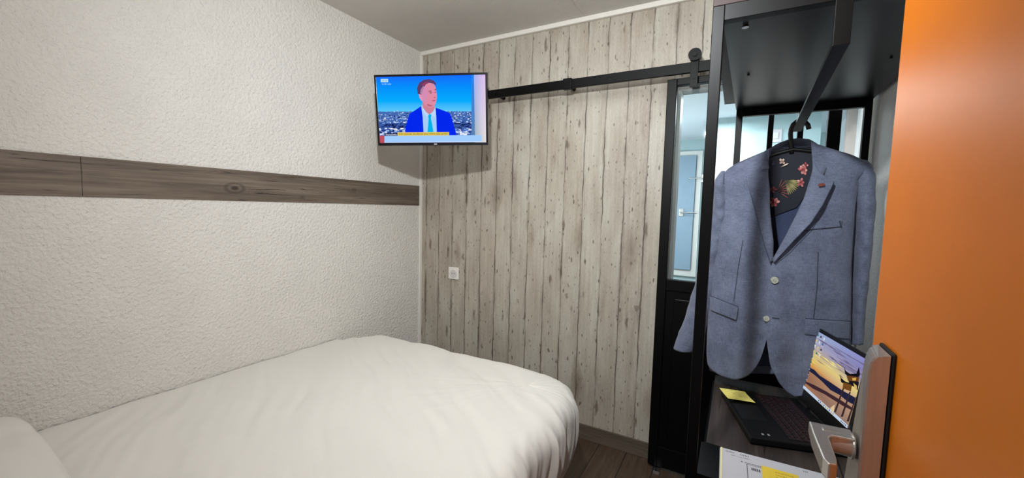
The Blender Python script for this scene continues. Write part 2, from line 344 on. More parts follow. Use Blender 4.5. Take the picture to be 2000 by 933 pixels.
# small door in the bathroom wall
d4 = thing('cupboard_door', 'narrow pale blue door in a white frame seen through the sliding door glass', 'door', (-.44, 4.03, .8))
bm = B(); pz0, pz1 = .80, 1.84
box(bm, -.56, -.535, 4.02, 4.05, pz0 - .06, pz1 + .04, .002); box(bm, -.345, -.30, 4.02, 4.05, pz0 - .06, pz1 + .04, .002); box(bm, -.535, -.345, 4.02, 4.05, pz1, pz1 + .04, .002); box(bm, -.535, -.345, 4.02, 4.05, pz0 - .06, pz0, .002)
link_mesh('door_frame', bm, M_plastic, d4)
bm = B(); box(bm, -.533, -.347, 4.0, 4.04, pz0 + .002, pz1 - .002, .003); link_mesh('door_panel', bm, mat('blue_grey_paint', rgb(142, 164, 182), .5, var=.03), d4)
bm = B(); box(bm, -.47, -.43, 3.992, 4.0, 1.29, 1.36, .002); cyl(bm, (-.45, 3.96, 1.325), (-.45, 3.992, 1.325), .008); cyl(bm, (-.455, 3.96, 1.325), (-.32, 3.96, 1.322), .006); link_mesh('handle', bm, M_steel, d4)
hk = tag(link_mesh('towel_hook', (lambda b: (box(b, -.30, -.27, 4.03, 4.05, 1.60, 1.67, .002), cyl(b, (-.285, 3.99, 1.635), (-.285, 4.03, 1.635), .006), cyl(b, (-.40, 3.99, 1.635), (-.27, 3.99, 1.635), .005), b)[-1])(B()), M_steel), 'chrome bar hook on the bathroom wall seen through the door glass', 'hook')
sw = thing('wall_switch', 'small white switch plate on the bathroom panel behind the jacket hanger', 'switch', (.185, 3.19, 1.84))
bm = B(); box(bm, .145, .225, 3.19, 3.2, 1.80, 1.885, .003); link_mesh('plate', bm, mat('pinkish_plastic', rgb(224, 214, 218), .4), sw)
bm = B(); box(bm, .165, .205, 3.184, 3.19, 1.822, 1.862, .002); link_mesh('rocker', bm, M_plastic, sw)
# ------------------------------------------------------------------ sliding door with its rail
DX0, DX1, DY0, DY1, DT = -.335, .352, 2.128, 2.165, 1.325 + .642
d = thing('sliding_door', 'black sliding barn door with tall glass pane above a solid panel, beside the whitewashed plank wall', 'door', (0, 2.14, .012))
gz = 1.325 - .335
bm = B()
box(bm, DX0, DX0 + .045, DY0, DY1, .012, DT, .003); box(bm, DX1 - .045, DX1, DY0, DY1, .012, DT, .003)
box(bm, DX0 + .045, DX1 - .045, DY0, DY1, DT - .032, DT, .002); box(bm, DX0 + .045, DX1 - .045, DY0, DY1, gz - .055, gz, .002); box(bm, DX0 + .045, DX1 - .045, DY0, DY1, .012, .12, .002)
link_mesh('frame', bm, M_black, d)
bm = B(); box(bm, DX0 + .045, DX1 - .045, DY0 + .012, DY1 - .012, .12, gz - .055); box(bm, DX0 + .085, DX1 - .085, DY0 + .006, DY0 + .012, .16, gz - .095, .004); link_mesh('lower_panel', bm, M_black, d)
for xm in (.096, .205):
    bm = B(); box(bm, xm, xm + .021, DY0 + .006, DY1 - .006, gz, DT - .032, .002); link_mesh('glazing_bar', bm, M_black, d)
bm = B(); box(bm, DX0 + .04, DX1 - .04, DY0 + .016, DY0 + .021, gz - .004, DT - .028); link_mesh('glass_pane', bm, M_glass, d)
for xr in (-.213, .25):
    bm = B(); box(bm, xr - .017, xr + .017, 2.083, 2.089, DT - .06, DT + .075, .001); cyl(bm, (xr, 2.070, DT + .083), (xr, 2.084, DT + .083), .028, seg=32)
    cyl(bm, (xr, 2.064, DT + .083), (xr, 2.070, DT + .083), .011, seg=12); cyl(bm, (xr, 2.080, DT - .02), (xr, 2.128, DT - .02), .006, seg=10); cyl(bm, (xr, 2.084, DT + .083), (xr, 2.118, DT + .083), .026, seg=32)
    link_mesh('roller', bm, M_black, d)
rl = thing('door_rail', 'black steel rail of the sliding door running across the plank wall', 'rail', (-.5, 2.1, 2.0))
bm = B(); box(bm, -1.37, XR - .01, 2.095, 2.112, 1.325 + .652, 1.325 + .700, .002); link_mesh('bar', bm, M_black, rl)
for xs in (-1.30, -.843, -.1):
    bm = B(); cyl(bm, (xs, 2.112, 2.001), (xs, YB, 2.001), .012, seg=16); cyl(bm, (xs, 2.088, 2.001), (xs, 2.095, 2.001), .01, seg=6)
    if xs == -.843: box(bm, xs - .024, xs + .024, 2.089, 2.118, 1.973, 2.030, .002)
    link_mesh('standoff', bm, M_black, rl)
bm = B(); box(bm, -.3, -.27, 2.09, 2.165, 0, .01); tag(link_mesh('floor_guide', bm, M_steel), 'small steel guide on the floor under the black sliding door', 'door guide')
# ------------------------------------------------------------------ bed
def bed_frame():
    t = thing('bed', 'single bed on a dark base pushed along the white wall under the duvet', 'bed', (-1.25, .85, 0))
    bm = B(); box(bm, -1.93, -.66, .02, 1.58, .12, .26, .01); link_mesh('bed_base', bm, mat('brown_bed_base', rgb(52, 36, 30), .6), t)
    for x in (-1.86, -.74):
        for y in (.12, 1.48):
            bm = B(); cyl(bm, (x, y, 0), (x, y, .12), .022, .028); link_mesh('leg', bm, M_darkp, t)
    bm = B(); box(bm, -1.945, -.60, .01, 1.63, .26, .50, .04); link_mesh('mattress', bm, M_sheet, t)
bed_frame()
def duvet():
    x0, x1, y0, y1 = XL + .006, -.515, -.10, 1.712; rc, ra, top = .22, .085, 1.325 - .765
    q0x, q1x, q1y = x0 + .16, x1 - rc, y1 - rc
    L0 = rc - ra; Larc = ra * PI / 2; Ls = .40
    prof = [(L0 * i / 6) for i in range(0, 7)] + [L0 + Larc * i / 9 for i in range(1, 10)] + [L0 + Larc + Ls * i / 22 for i in range(1, 23)]
    def prof_pt(d):
        if d <= L0: return d, 0.0
        if d <= L0 + Larc:
            a = (d - L0) / ra; return L0 + ra * math.sin(a), -ra * (1 - math.cos(a))
        s = d - L0 - Larc; k = s / Ls; return rc + .006 * math.sin(k * PI) - .13 * k ** 2.0, -ra - s
    # perimeter of the inner rectangle, from the wall round the foot and down the right side
    per = []
    n1, n2, nc, nl = 120, 240, 60, 20
    lc = .16
    for i in range(nl + 1): a = PI - (PI / 2) * i / nl; per.append((Vector((q0x, q1y)), Vector((math.cos(a), math.sin(a))), 'l'))
    for i in range(1, n1): per.append((Vector((q0x + (q1x - q0x) * i / n1, q1y)), Vector((0, 1)), 'f'))
    for i in range(nc + 1): a = PI / 2 * (1 - i / nc); per.append((Vector((q1x, q1y)), Vector((math.cos(a), math.sin(a))), 'c'))
    for i in range(1, n2 + 1): per.append((Vector((q1x, q1y + (y0 - q1y) * i / n2)), Vector((1, 0)), 'r'))
    bm = B(); arc = 0; prev = None; rings = []
    def topz(x, y):
        v = Vector((x, y, 0))
        dd = Vector((x * .8 - y * .6, x * .6 + y * .8 + .05 * noise.noise(v * 3), 0))
        wr = noise.noise(Vector((dd.x * 1.6 + 5, dd.y * 11, .3))) * .007 + noise.noise(Vector((dd.x * 3 + 2, dd.y * 26, 1.3))) * .0035 - max(0, noise.noise(Vector((dd.x * 2 + 9, dd.y * 17, 4))) - .1) * .012
        e = min(1, max(0, (x - x0) / .1)); puff = .022 * math.sin(PI * min(1, max(0, (x - x0) / (x1 - x0)))) ** .6
        rad_ = math.atan2(q1y - y, q1x - x); near = max(0, 1 - math.hypot(q1x - x, q1y - y) / .75)
        fan = near * (.0022 * noise.noise(Vector((rad_ * 7, near * 2, 3))) + .002 * noise.noise(Vector((rad_ * 16, near * 2, 5))))
        return top + puff + wr * e + fan + noise.noise(v * 2.2) * .008 + .006 * noise.noise(Vector((y * 9, 0, 0))) * (1 - e)
    for (q, n, kind) in per:
        o = q + n * rc
        if prev is not None: arc += (o - prev).length
        prev = o; ring = []
        for d_ in prof:
            h, dz = prof_pt(d_)
            hh = h * (lc / rc if kind == 'l' else 1); p = q + n * hh
            k = max(0, (d_ - L0 * .6) / (L0 + Larc + Ls - L0 * .6))
            w1 = noise.noise(Vector((arc * 15, d_ * 1.3, 2))) * .026 + noise.noise(Vector((arc * 36, d_ * 2.0, 7))) * .020 + noise.noise(Vector((arc * 70, d_ * 3.0, 4))) * .007 + noise.noise(Vector((arc * 6, d_ * 4, 3))) * .016
            amp = min(1, k * 2.2)
            if kind in 'fl': amp *= .5
            crease = -abs(noise.noise(Vector((arc * 22 + 3, d_ * 1.0, 9)))) * .010
            p = p + n * (w1 + crease) * amp * min(1, max(0, (d_ - L0 * .8) / .12))
            p.x = max(p.x, x0)
            p.y = min(p.y, YB - .03)
            zz = topz(p.x, p.y) + dz
            ring.append(bm.verts.new((p.x, p.y, max(zz, .07))))
        rings.append(ring)
    for i in range(len(rings) - 1):
        for j in range(len(prof) - 1):
            bm.faces.new((rings[i][j], rings[i + 1][j], rings[i + 1][j + 1], rings[i][j + 1]))
    # flat top inside the inner rectangle
    nx, ny = n1, n2; grid = [[None] * (ny + 1) for _ in range(nx + 1)]
    for i in range(nx + 1):
        for j in range(ny + 1):
            x = q0x + (q1x - q0x) * i / nx; y = q1y + (y0 - q1y) * j / ny
            grid[i][j] = bm.verts.new((x, y, topz(x, y)))
    for i in range(nx):
        for j in range(ny): bm.faces.new((grid[i][j], grid[i][j + 1], grid[i + 1][j + 1], grid[i + 1][j]))
    # strip to the wall
    ns = 12; st = [[bm.verts.new((q0x - lc * a / ns, q1y + (y0 - q1y) * j / ny, topz(q0x - lc * a / ns, q1y + (y0 - q1y) * j / ny))) for a in range(ns + 1)] for j in range(ny + 1)]
    for j in range(ny):
        for a in range(ns): bm.faces.new((st[j][a], st[j][a + 1], st[j + 1][a + 1], st[j + 1][a]))
    bmesh.ops.remove_doubles(bm, verts=bm.verts, dist=.0006)
    bmesh.ops.recalc_face_normals(bm, faces=bm.faces)
    o = link_mesh('duvet', bm, M_sheet, None, True)
    md = o.modifiers.new('s', 'SUBSURF'); md.levels = 1; md.render_levels = 1
    tag(o, 'white cotton duvet spread over the bed with creases falling at its right side', 'duvet')
duvet()
def pillow():
    bm = B(); n = 40; hx, hy, th = .32, .205, .055; cx, cy, cz = -1.61, .118, 1.325 - .765 + .075
    g = {}
    for s in (1, -1):
        for i in range(n + 1):
            for j in range(n + 1):
                u, v = -1 + 2 * i / n, -1 + 2 * j / n
                pu, pv = u * (1 - .06 * v * v), v * (1 - .06 * u * u)
                e = max(0, (1 - u ** 4)) ** .5 * max(0, (1 - v ** 4)) ** .5
                z = s * th * e ** .8 + (noise.noise(Vector((u * 3, v * 3, s))) * .012) * e
                g[s, i, j] = bm.verts.new((cx + pu * hx, cy + pv * hy, cz + z))
        for i in range(n):
            for j in range(n): bm.faces.new((g[s, i, j], g[s, i + 1, j], g[s, i + 1, j + 1], g[s, i, j + 1]))
    bm.transform(Matrix.Translation((cx, cy, cz)) @ Matrix.Rotation(math.radians(-2), 4, 'Z') @ Matrix.Translation((-cx, -cy, -cz)))
    bmesh.ops.remove_doubles(bm, verts=bm.verts, dist=.0005); bmesh.ops.recalc_face_normals(bm, faces=bm.faces)
    tag(link_mesh('pillow', bm, M_sheet, None, True), 'white pillow at the head of the bed against the white wall', 'pillow')
pillow()
# ------------------------------------------------------------------ television
def television():
    w, h = .60, .36; yaw, tilt = .41, .113
    c = Vector((-1.4335, 1.679, 1.325 + .5019)); r = Vector((math.cos(yaw), math.sin(yaw), 0)); n = Vector((math.sin(yaw), -math.cos(yaw), 0))
    up = Vector((0, 0, 1)) * math.cos(tilt) + n * math.sin(tilt); nn = r.cross(up); nn = nn if nn.dot(n) > 0 else -nn
    ro = .0158; r, up = r * math.cos(ro) + up * math.sin(ro), up * math.cos(ro) - r * math.sin(ro)
    t = thing('television', 'flat black television showing a newsreader in a blue suit, hung in the room corner', 'television', (c.x, c.y, c.z - h / 2))
    o = c - r * w / 2 - up * h / 2
    bz, bb = .0105, .0135
    bm = B()
    obox(bm, o - nn * .035, r, up, nn, w, bb, .035, .001); obox(bm, o + up * (h - bz) - nn * .035, r, up, nn, w, bz, .035, .001)
    obox(bm, o + up * bb - nn * .035, r, up, nn, bz, h - bz - bb, .035, .001); obox(bm, o + up * bb + r * (w - bz) - nn * .035, r, up, nn, bz, h - bz - bb, .035, .001)
    link_mesh('bezel', bm, mat('glossy_black_plastic', rgb(12, 12, 18), .2, var=.05), t)
    bm = B(); obox(bm, o + r * .008 + up * .008 - nn * .030, r, up, nn, w - .016, h - .016, .022); obox(bm, o + r * .1 + up * .06 - nn * .06, r, up, nn, w - .2, h * .6, .03, .004); link_mesh('back_cover', bm, M_darkp, t)
    bm = B(); a = c - nn * .06 ; wl = Vector((-1.62, YB, c.z))
    obox(bm, a - r * .1 - up * .1 - nn * .01, r, up, nn, .2, .2, .012, .002); cyl(bm, a, wl, .016); box(bm, -1.70, -1.54, YB - .012, YB, c.z - .09, c.z + .09, .002)
    link_mesh('wall_bracket', bm, M_darkp, t)
    bm = B(); obox(bm, o + r * (w * .515) + up * .0035 + nn * .0001, r, up, nn, .017, .005, .0006); link_mesh('badge', bm, mat('silver_badge', rgb(190, 190, 200), .4), t)
    so = o + r * bz + up * bb - nn * .003; sw_, sh = w - 2 * bz, h - bz - bb
    def fn(x, y):        # picture coordinates as measured on the screen -> metres
        xl = 178 + (y - 158) * 37 / 664; xr = 1283 + (y - 130) * 7 / 690; u = (x - xl) / (xr - xl)
        yt = 158 - u * 28; v = (y - yt) / (821 - yt); return min(1, max(0, u)) * sw_, (1 - min(1, max(0, v))) * sh
    cv = Canvas(so, r, up, nn, fn)
    K = rgb
    def strip(x0, y0, x1, y1, ct, cb, n=1, layer=True): cv.poly([(x0, y0), (x1, y0), (x1, y1), (x0, y1)], [ct, ct, cb, cb], layer)
    for a, b_, c1, c2 in ((120, 250, K(20, 110, 250), K(5, 142, 252)), (250, 400, K(5, 142, 252), K(5, 172, 252)), (400, 500, K(5, 172, 252), K(90, 200, 250))): strip(150, a, 1300, b_, c1, c2, layer=(a == 120))
    strip(150, 500, 1300, 830, K(70, 110, 180), K(40, 60, 140))
    rnd = random.Random(3); cv.k += 1
    for i in range(900):
        y = rnd.uniform(488, 745); x = rnd.uniform(195, 1150); s = .4 + (y - 488) / 200
        ww, hh = rnd.uniform(5, 34) * s, rnd.uniform(3, 15) * s
        band = 615 < y < 665
        c_ = rnd.choice([K(235, 235, 250), K(200, 215, 245), K(150, 180, 230), K(60, 90, 170), K(25, 35, 100), K(110, 150, 220)]) if not band else rnd.choice([K(20, 25, 90), K(30, 45, 110), K(20, 30, 80), K(70, 100, 170)])
        cv.k = 3 + (i % 9); cv.rect(x, y, min(x + ww, 1150), y + hh, c_, False)
    cv.k = 14
    strip(1145, 120, 1180, 760, K(40, 130, 235), K(90, 130, 175)); cv.poly([(1170, 120), (1300, 120), (1300, 835), (1180, 835)], [K(165, 175, 235), K(225, 195, 235), K(232, 222, 222), K(165, 185, 190)])
    P = cv.poly
    P([(470, 748), (480, 660), (496, 600), (520, 525), (570, 492), (640, 445), (665, 520), (700, 748)], K(4, 40, 236))
    P([(760, 452), (800, 466), (865, 490), (925, 515), (942, 545), (962, 620), (985, 700), (995, 748), (740, 748)], K(4, 40, 236))
    P([(640, 443), (665, 430), (760, 430), (785, 460), (793, 560), (797, 718), (664, 718), (655, 560)], K(166, 205, 248))
    P([(652, 400), (700, 440), (775, 440), (780, 470), (760, 500), (722, 530), (690, 505), (655, 455)], K(205, 130, 150))
    P([(704, 536), (722, 524), (744, 536), (738, 566), (752, 640), (765, 718), (702, 718), (710, 640), (715, 566)], K(0, 178, 232))
    P([(640, 255), (665, 222), (710, 200), (755, 208), (785, 250), (798, 320), (800, 350), (792, 365), (794, 395), (785, 425), (765, 452), (735, 462), (695, 448), (662, 415), (642, 375), (628, 330)], K(222, 140, 165))
    P([(640, 255), (700, 250), (710, 330), (690, 400), (662, 415), (642, 375), (628, 330)], K(214, 140, 180))
    P([(616, 325), (640, 330), (652, 365), (655, 395), (640, 388), (622, 360)], K(225, 150, 180))
    P([(604, 322), (600, 262), (622, 212), (665, 184), (718, 176), (765, 188), (790, 215), (796, 245), (770, 222), (722, 212), (690, 226), (668, 258), (655, 300), (642, 330), (618, 325)], K(92, 62, 104))
    P([(630, 320), (636, 280), (660, 245), (672, 250), (655, 300), (645, 328)], K(170, 130, 165)); P([(640, 235), (680, 205), (720, 200), (700, 215), (665, 240)], K(150, 60, 100))
    P([(708, 300), (725, 290), (748, 292), (750, 299), (726, 299)], K(120, 60, 90)); P([(776, 282), (794, 268), (796, 278), (780, 290)], K(120, 60, 90))
    P([(722, 312), (738, 306), (752, 314), (738, 320)], K(130, 80, 110)); P([(778, 304), (790, 300), (790, 310), (780, 312)], K(130, 80, 110))
    P([(768, 356), (780, 350), (786, 360), (774, 366)], K(175, 85, 105)); P([(744, 392), (770, 386), (792, 388), (772, 396)], K(160, 60, 95)); P([(700, 420), (760, 440), (735, 452), (700, 440)], K(190, 105, 130))
    P([(655, 455), (662, 505), (700, 560), (720, 530), (690, 505)], K(190, 215, 250)); P([(780, 462), (760, 500), (742, 530), (775, 560), (788, 500)], K(190, 215, 250))
    cv.rect(200, 745, 1245, 818, K(160, 205, 252)); cv.rect(200, 745, 262, 835, K(190, 80, 95)); cv.rect(264, 812, 1245, 818, K(225, 235, 255))
    cv.rect(262, 720, 397, 748, K(25, 30, 75)); cv.text('franceinfo:', 275, 744, 118, 20, K(230, 235, 255))
    cv.rect(398, 712, 922, 747, K(226, 196, 84)); cv.text('une rentrée étudiante plus chère que jamais', 412, 742, 496, 24, K(96, 78, 16))
    cv.rect(228, 176, 304, 208, K(190, 230, 252)); cv.text('07:50', 240, 201, 52, 17, K(60, 120, 150))
    cv.text('le 6h info', 242, 234, 92, 18, K(170, 225, 250))
    cv.done('screen', M_tvscreen, t)
television()
# ------------------------------------------------------------------ power socket
so = thing('power_socket', 'white square power socket on the whitewashed plank wall beneath the television', 'socket', (-1.661, YB - .01, .875))
bm = B(); box(bm, -1.703, -1.619, YB - .010, YB, .834, .916, .003); link_mesh('plate', bm, M_plastic, so)
bm = B(); cyl(bm, (-1.661, YB - .0135, .872), (-1.661, YB - .010, .872), .027, seg=32); link_mesh('socket_ring', bm, mat('socket_face', rgb(206, 203, 198), .4), so)
bm = B(); cyl(bm, (-1.670, YB - .0145, .874), (-1.670, YB - .0135, .874), .003, seg=12); cyl(bm, (-1.652, YB - .0145, .874), (-1.652, YB - .0135, .874), .003, seg=12); link_mesh('pin_hole', bm, M_darkp, so)
# ------------------------------------------------------------------ open wardrobe with desk
UX0, UX1, UY0, UY1, UZ = -.075, .41, 1.045, 1.98, 1.325 + .43
DZ = 1.325 - .63
u = thing('open_wardrobe', 'black metal framed open wardrobe and desk with a top shelf against the right wall', 'wardrobe', (.17, 1.5, 0))
P_ = .026
for (x, y, w_) in ((UX0, UY0, .024), (UX1 - .022, UY0, .022), (-.028, UY1 - .024, .024), (UX1 - .022, UY1 - .024, .022)):
    bm = B(); box(bm, x, x + w_, y, y + .024, 0, UZ + .034, .0015); link_mesh('post', bm, M_black, u)
bm = B(); box(bm, UX0 + .024, UX1 - .022, UY0, UY0 + .024, UZ, UZ + .034, .001); link_mesh('top_beam', bm, M_black, u)
bm = B(); box(bm, -.004, UX1 - .022, UY1 - .024, UY1, UZ - .026, UZ + .034, .001); link_mesh('top_beam', bm, M_black, u)
for (x0_, x1_) in ((UX0 + .001, UX0 + .02), (UX1 - .02, UX1 - .001)):
    bm = B(); box(bm, x0_, x1_, UY0 + .024, UY1 - .024, .02, .045, .001); link_mesh('floor_rail', bm, M_black, u)
bm = B(); vs = [(UX0 + .022, UY0 + .024), (UX1, UY0 + .024), (UX1, UY1 - .024), (-.03, UY1 - .024)]
lo = [bm.verts.new((x, y, UZ + .002)) for x, y in vs]; hi = [bm.verts.new((x, y, UZ + .034)) for x, y in vs]
bm.faces.new(lo[::-1]); bm.faces.new(hi)
for i in range(4): bm.faces.new((lo[i], lo[(i + 1) % 4], hi[(i + 1) % 4], hi[i]))
link_mesh('shelf_underside', bm, M_under, u)
bm = B(); box(bm, UX0, UX1, UY0, UY1, UZ + .034, UZ + .058, .001); link_mesh('top_board', bm, M_brown, u)
for (x, y) in ((-.009, 1.098), (.005, 1.477), (.338, 1.474)):
    bm = B(); r = .0075 if y < 1.2 else .004; cyl(bm, (x, y, UZ - .003), (x, y, UZ + .002), r, r * .8, 16); link_mesh('screw', bm, M_steel if y < 1.2 else M_darkp, u)
# hanging rail: strap down from the front beam, flat bar to the back, strap up
bm = B()
A0, A1 = Vector((.160, UY0 - .002, 1.325 + .338)), Vector((.167, 1.765, 1.325 + .296))
dr = (A1 - A0).normalized(); sd = Vector((1, 0, 0)); sd = (sd - dr * sd.dot(dr)).normalized(); upv = sd.cross(dr)
if upv.z < 0: upv = -upv
obox(bm, A0 - sd * .014, dr, sd, upv, (A1 - A0).length, .028, .008, .0008)
box(bm, A0.x - .014, A0.x + .014, UY0 - .010, UY0 - .001, A0.z, UZ + .05, .0008)
link_mesh('hanging_rail', bm, M_black, u)
# desk
bm = B(); box(bm, -.038, UX1 - .002, 1.205, 1.74, DZ - .022, DZ, .001); link_mesh('desk_top', bm, M_desk, u)
bm = B(); box(bm, -.05, UX1 - .023, UY0 + .002, 1.204, DZ - .03, DZ - .001, .001); box(bm, -.045, -.03, 1.205, 1.74, DZ - .05, DZ - .023); box(bm, -.03, UX1 - .03, 1.725, 1.74, DZ - .06, DZ - .023); link_mesh('desk_frame', bm, M_black, u)
bm = B(); box(bm, -.03, UX1 - .023, 1.22, 1.232, .06, DZ - .031); link_mesh('modesty_panel', bm, M_black, u)
# ------------------------------------------------------------------ entrance door
dr_ = thing('entrance_door', 'bright orange entrance door standing open at the right edge, with a nickel lever lock', 'door', (.226, .45, .008))
bm = B(); box(bm, .207, .247, -.1, .86, .008, 2.045, .003); link_mesh('door_leaf', bm, M_orange, dr_)
def lock():
    e = 1.325
    bm = B(); box(bm, .2015, .207, .744, .807, e - .60, e - .190, .003); link_mesh('gasket', bm, M_rubber, dr_)
    # tapering body: polygon in X-Z at the near (Y=.745) and far (Y=.80) sides
    prof_n = [(.2005, -.59), (.178, -.585), (.1775, -.42), (.1775, -.22), (.1795, -.205), (.184, -.198), (.2005, -.194)]
    prof_f = [(.2005, -.59), (.174, -.585), (.174, -.42), (.186, -.22), (.1885, -.205), (.192, -.198), (.2005, -.194)]
    bm = B(); a = [bm.verts.new((x, .745, e + z)) for x, z in prof_n]; b = [bm.verts.new((x, .805, e + z)) for x, z in prof_f]
    bm.faces.new(a[::-1]); bm.faces.new(b); n = len(a)
    for i in range(n): bm.faces.new((a[i], a[(i + 1) % n], b[(i + 1) % n], b[i]))
    bmesh.ops.recalc_face_normals(bm, faces=bm.faces)
    es = [ed for ed in bm.edges if all(v.co.x < .2 for v in ed.verts)]
    bmesh.ops.bevel(bm, geom=es, offset=.0022, segments=2, affect='EDGES')
    link_mesh('lock_body', bm, M_silver, dr_)
    bm = B()
    cyl(bm, (.135, .778, e - .349), (.177, .778, e - .351), .0165, seg=32)
    cyl(bm, (.172, .778, e - .351), (.1765, .778, e - .351), .019, seg=32)
    # lever: L-shaped outline in X-Y, thick in Z, drooping slightly towards its free end
    out = [(.176, .80), (.122, .797), (.1215, .757), (.1235, .682), (.1275, .670), (.138, .673), (.1405, .692), (.1415, .752), (.147, .762), (.176, .765)]
    a = [bm.verts.new((x, y, e - .334 + .0 * (y - .8))) for x, y in out]; b = [bm.verts.new((x, y, e - .352 - (.006 if y < .76 else 0))) for x, y in out]
    bm.faces.new(a); bm.faces.new(b[::-1]); n = len(a)
    for i in range(n): bm.faces.new((a[i], b[i], b[(i + 1) % n], a[(i + 1) % n]))
    bmesh.ops.recalc_face_normals(bm, faces=bm.faces)
    o = link_mesh('lever_handle', bm, M_silver, dr_)
    md = o.modifiers.new('b', 'BEVEL'); md.width = .0025; md.segments = 2; md.limit_method = 'ANGLE'
    for z in (.3, 1.8):
        pass
lock()
# ------------------------------------------------------------------ laptop
def laptop():
    t = thing('laptop', 'open black laptop with a sunset pagoda wallpaper on the dark desk, below the jacket', 'laptop', (.12, 1.42, DZ))
    z0, z1 = DZ + .004, DZ + .022
    u_d = Vector((.267, -.964, 0)).normalized(); v_d = Vector((-u_d.y, u_d.x, 0)); k = Vector((0, 0, 1)); W_, D_ = .305, .237
    A = Vector((-.014, 1.548, z0))
    bm = B(); obox(bm, A, u_d, v_d, k, W_, D_, z1 - z0, .003)
    for a, b in ((.03, .02), (W_ - .05, .02), (.03, D_ - .04), (W_ - .05, D_ - .04)): obox(bm, A + u_d * a + v_d * b - k * .004, u_d, v_d, k, .02, .012, .005)
    base = link_mesh('base', bm, mat('matt_black_shell', rgb(9, 9, 11), .5, spec=.25, var=.1, vscale=90), t)
    bm = B(); T = A + k * (z1 - z0)
    kw, kd = (W_ - .03) / 17, .0175
    for rr in range(6):
        for cc in range(17):
            if rr == 5 and 4 <= cc <= 8:
                if cc == 4: obox(bm, T + u_d * (.016 + cc * kw) + v_d * (.205 - rr * kd - .016), u_d, v_d, k, kw * 5 - .002, .0155, .0016)
                continue
            obox(bm, T + u_d * (.016 + cc * kw) + v_d * (.205 - rr * kd - .016), u_d, v_d, k, kw - .002, .0155, .0016)
    link_mesh('keyboard', bm, mat('dark_keys', rgb(26, 15, 18), .5, var=.3, vscale=200), t)
    cv = Canvas(T + k * .0018, u_d, v_d, k, lambda x, y: (x, y), 0); rnd = random.Random(5)
    for rr in range(6):
        for cc in range(17):
            x = .016 + cc * kw + kw * .3; y = .205 - rr * kd - .009
            if rr == 5 and 4 <= cc <= 8: continue
            cv.rect(x, y - .002, x + .0045, y + .003, rgb(74, 12, 22), False); cv.rect(x + .001, y - .001, x + .0035, y + .002, rgb(26, 15, 18), True); cv.step = .00005
    cv.done('key_legend', M_print, t)
    bm = B(); obox(bm, T + u_d * .10 + v_d * .010, u_d, v_d, k, .10, .070, .0004); link_mesh('touchpad', bm, mat('touchpad_black', rgb(20, 20, 23), .35), t)
    cv = Canvas(T + k * .0006, u_d, v_d, k, lambda x, y: (x, y))
    cv.rect(W_ - .030, .035, W_ - .020, .041, rgb(120, 122, 125)); cv.rect(W_ - .030, .050, W_ - .020, .056, rgb(120, 122, 125)); cv.done('sticker_mark', M_print, t)
    # lid
    ang = math.radians(98); lh = .248; H0 = A + v_d * (D_ - .006) + k * (z1 - z0 + .002)
    ld = v_d * -math.cos(ang) + k * math.sin(ang); ln = u_d.cross(ld); ln = ln if ln.dot(v_d) < 0 else -ln
    for a_0 in (.02, W_ - .08):
        bm = B(); cyl(bm, H0 + u_d * a_0, H0 + u_d * (a_0 + .06), .006, seg=12); link_mesh('hinge', bm, M_darkp, t)
    bm = B(); obox(bm, H0 + k * .003 - ln * .007, u_d, ld, ln, W_, lh, .007, .002); lid = link_mesh('lid', bm, mat('lid_black', rgb(12, 12, 14), .35), t)
    so_ = H0 + k * .003 + u_d * .024 + ld * .044 + ln * .0003; sw_, sh_ = W_ - .048, lh - .055
    # picture traced in crop coordinates (quad corners below), bilinear inverse
    q = [Vector((175, 42)), Vector((567, 255)), Vector((440, 893)), Vector((32, 562))]
    def inv(x, y):
        uu, vv = .5, .5; p = Vector((x, y))
        for _ in range(12):
            e = (q[0] * (1 - uu) + q[1] * uu) * (1 - vv) + (q[3] * (1 - uu) + q[2] * uu) * vv - p
            du = (q[1] - q[0]) * (1 - vv) + (q[2] - q[3]) * vv; dv = (q[3] - q[0]) * (1 - uu) + (q[2] - q[1]) * uu
            de = du.x * dv.y - du.y * dv.x; uu -= (e.x * dv.y - e.y * dv.x) / de; vv -= (du.x * e.y - du.y * e.x) / de
        return uu, vv
    def fn(uu, vv): return min(1, max(0, uu)) * sw_, (1 - min(1, max(0, vv))) * sh_
    cv = Canvas(so_, u_d, ld, ln, fn); K = rgb
    def strip(v0, v1, c0, c1, c2, c3): cv.poly([(0, v0), (1, v0), (1, v1), (0, v1)], [c0, c1, c2, c3], False)
    sky = [(0, K(165, 185, 222), K(150, 150, 215)), (.16, K(172, 172, 205), K(140, 135, 190)), (.3, K(190, 175, 165), K(170, 160, 190)), (.45, K(235, 205, 120), K(240, 220, 140)), (.58, K(226, 160, 70), K(215, 180, 150)), (.62, K(175, 125, 90), K(190, 150, 120)), (.8, K(160, 112, 88), K(185, 148, 122)), (1, K(190, 130, 90), K(150, 125, 115))]
    for (a, c0, c1), (b, c2, c3) in zip(sky, sky[1:]): strip(a, b, c0, c1, c3, c2)
    rnd = random.Random(11); 
    for i in range(46):
        y = rnd.uniform(.08, .5); x = rnd.uniform(0, .9); ww = rnd.uniform(.1, .4); hh = rnd.uniform(.006, .02)
        c_ = K(120, 112, 150) if y < .28 else rnd.choice([K(250, 235, 150), K(170, 150, 130), K(245, 215, 110)])
        cv.poly([(x, y), (x + ww * .5, y - hh * .6), (x + ww, y + hh * .3), (x + ww * .5, y + hh)], c_, i % 12 == 0)
    def T_(pts, c): cv.poly([inv(*p) for p in pts], c)
    T_([(90, 372), (150, 400), (200, 450), (290, 500), (390, 560), (500, 610), (495, 680), (430, 650), (380, 610), (300, 575), (220, 500), (150, 445), (80, 400)], K(34, 36, 66))
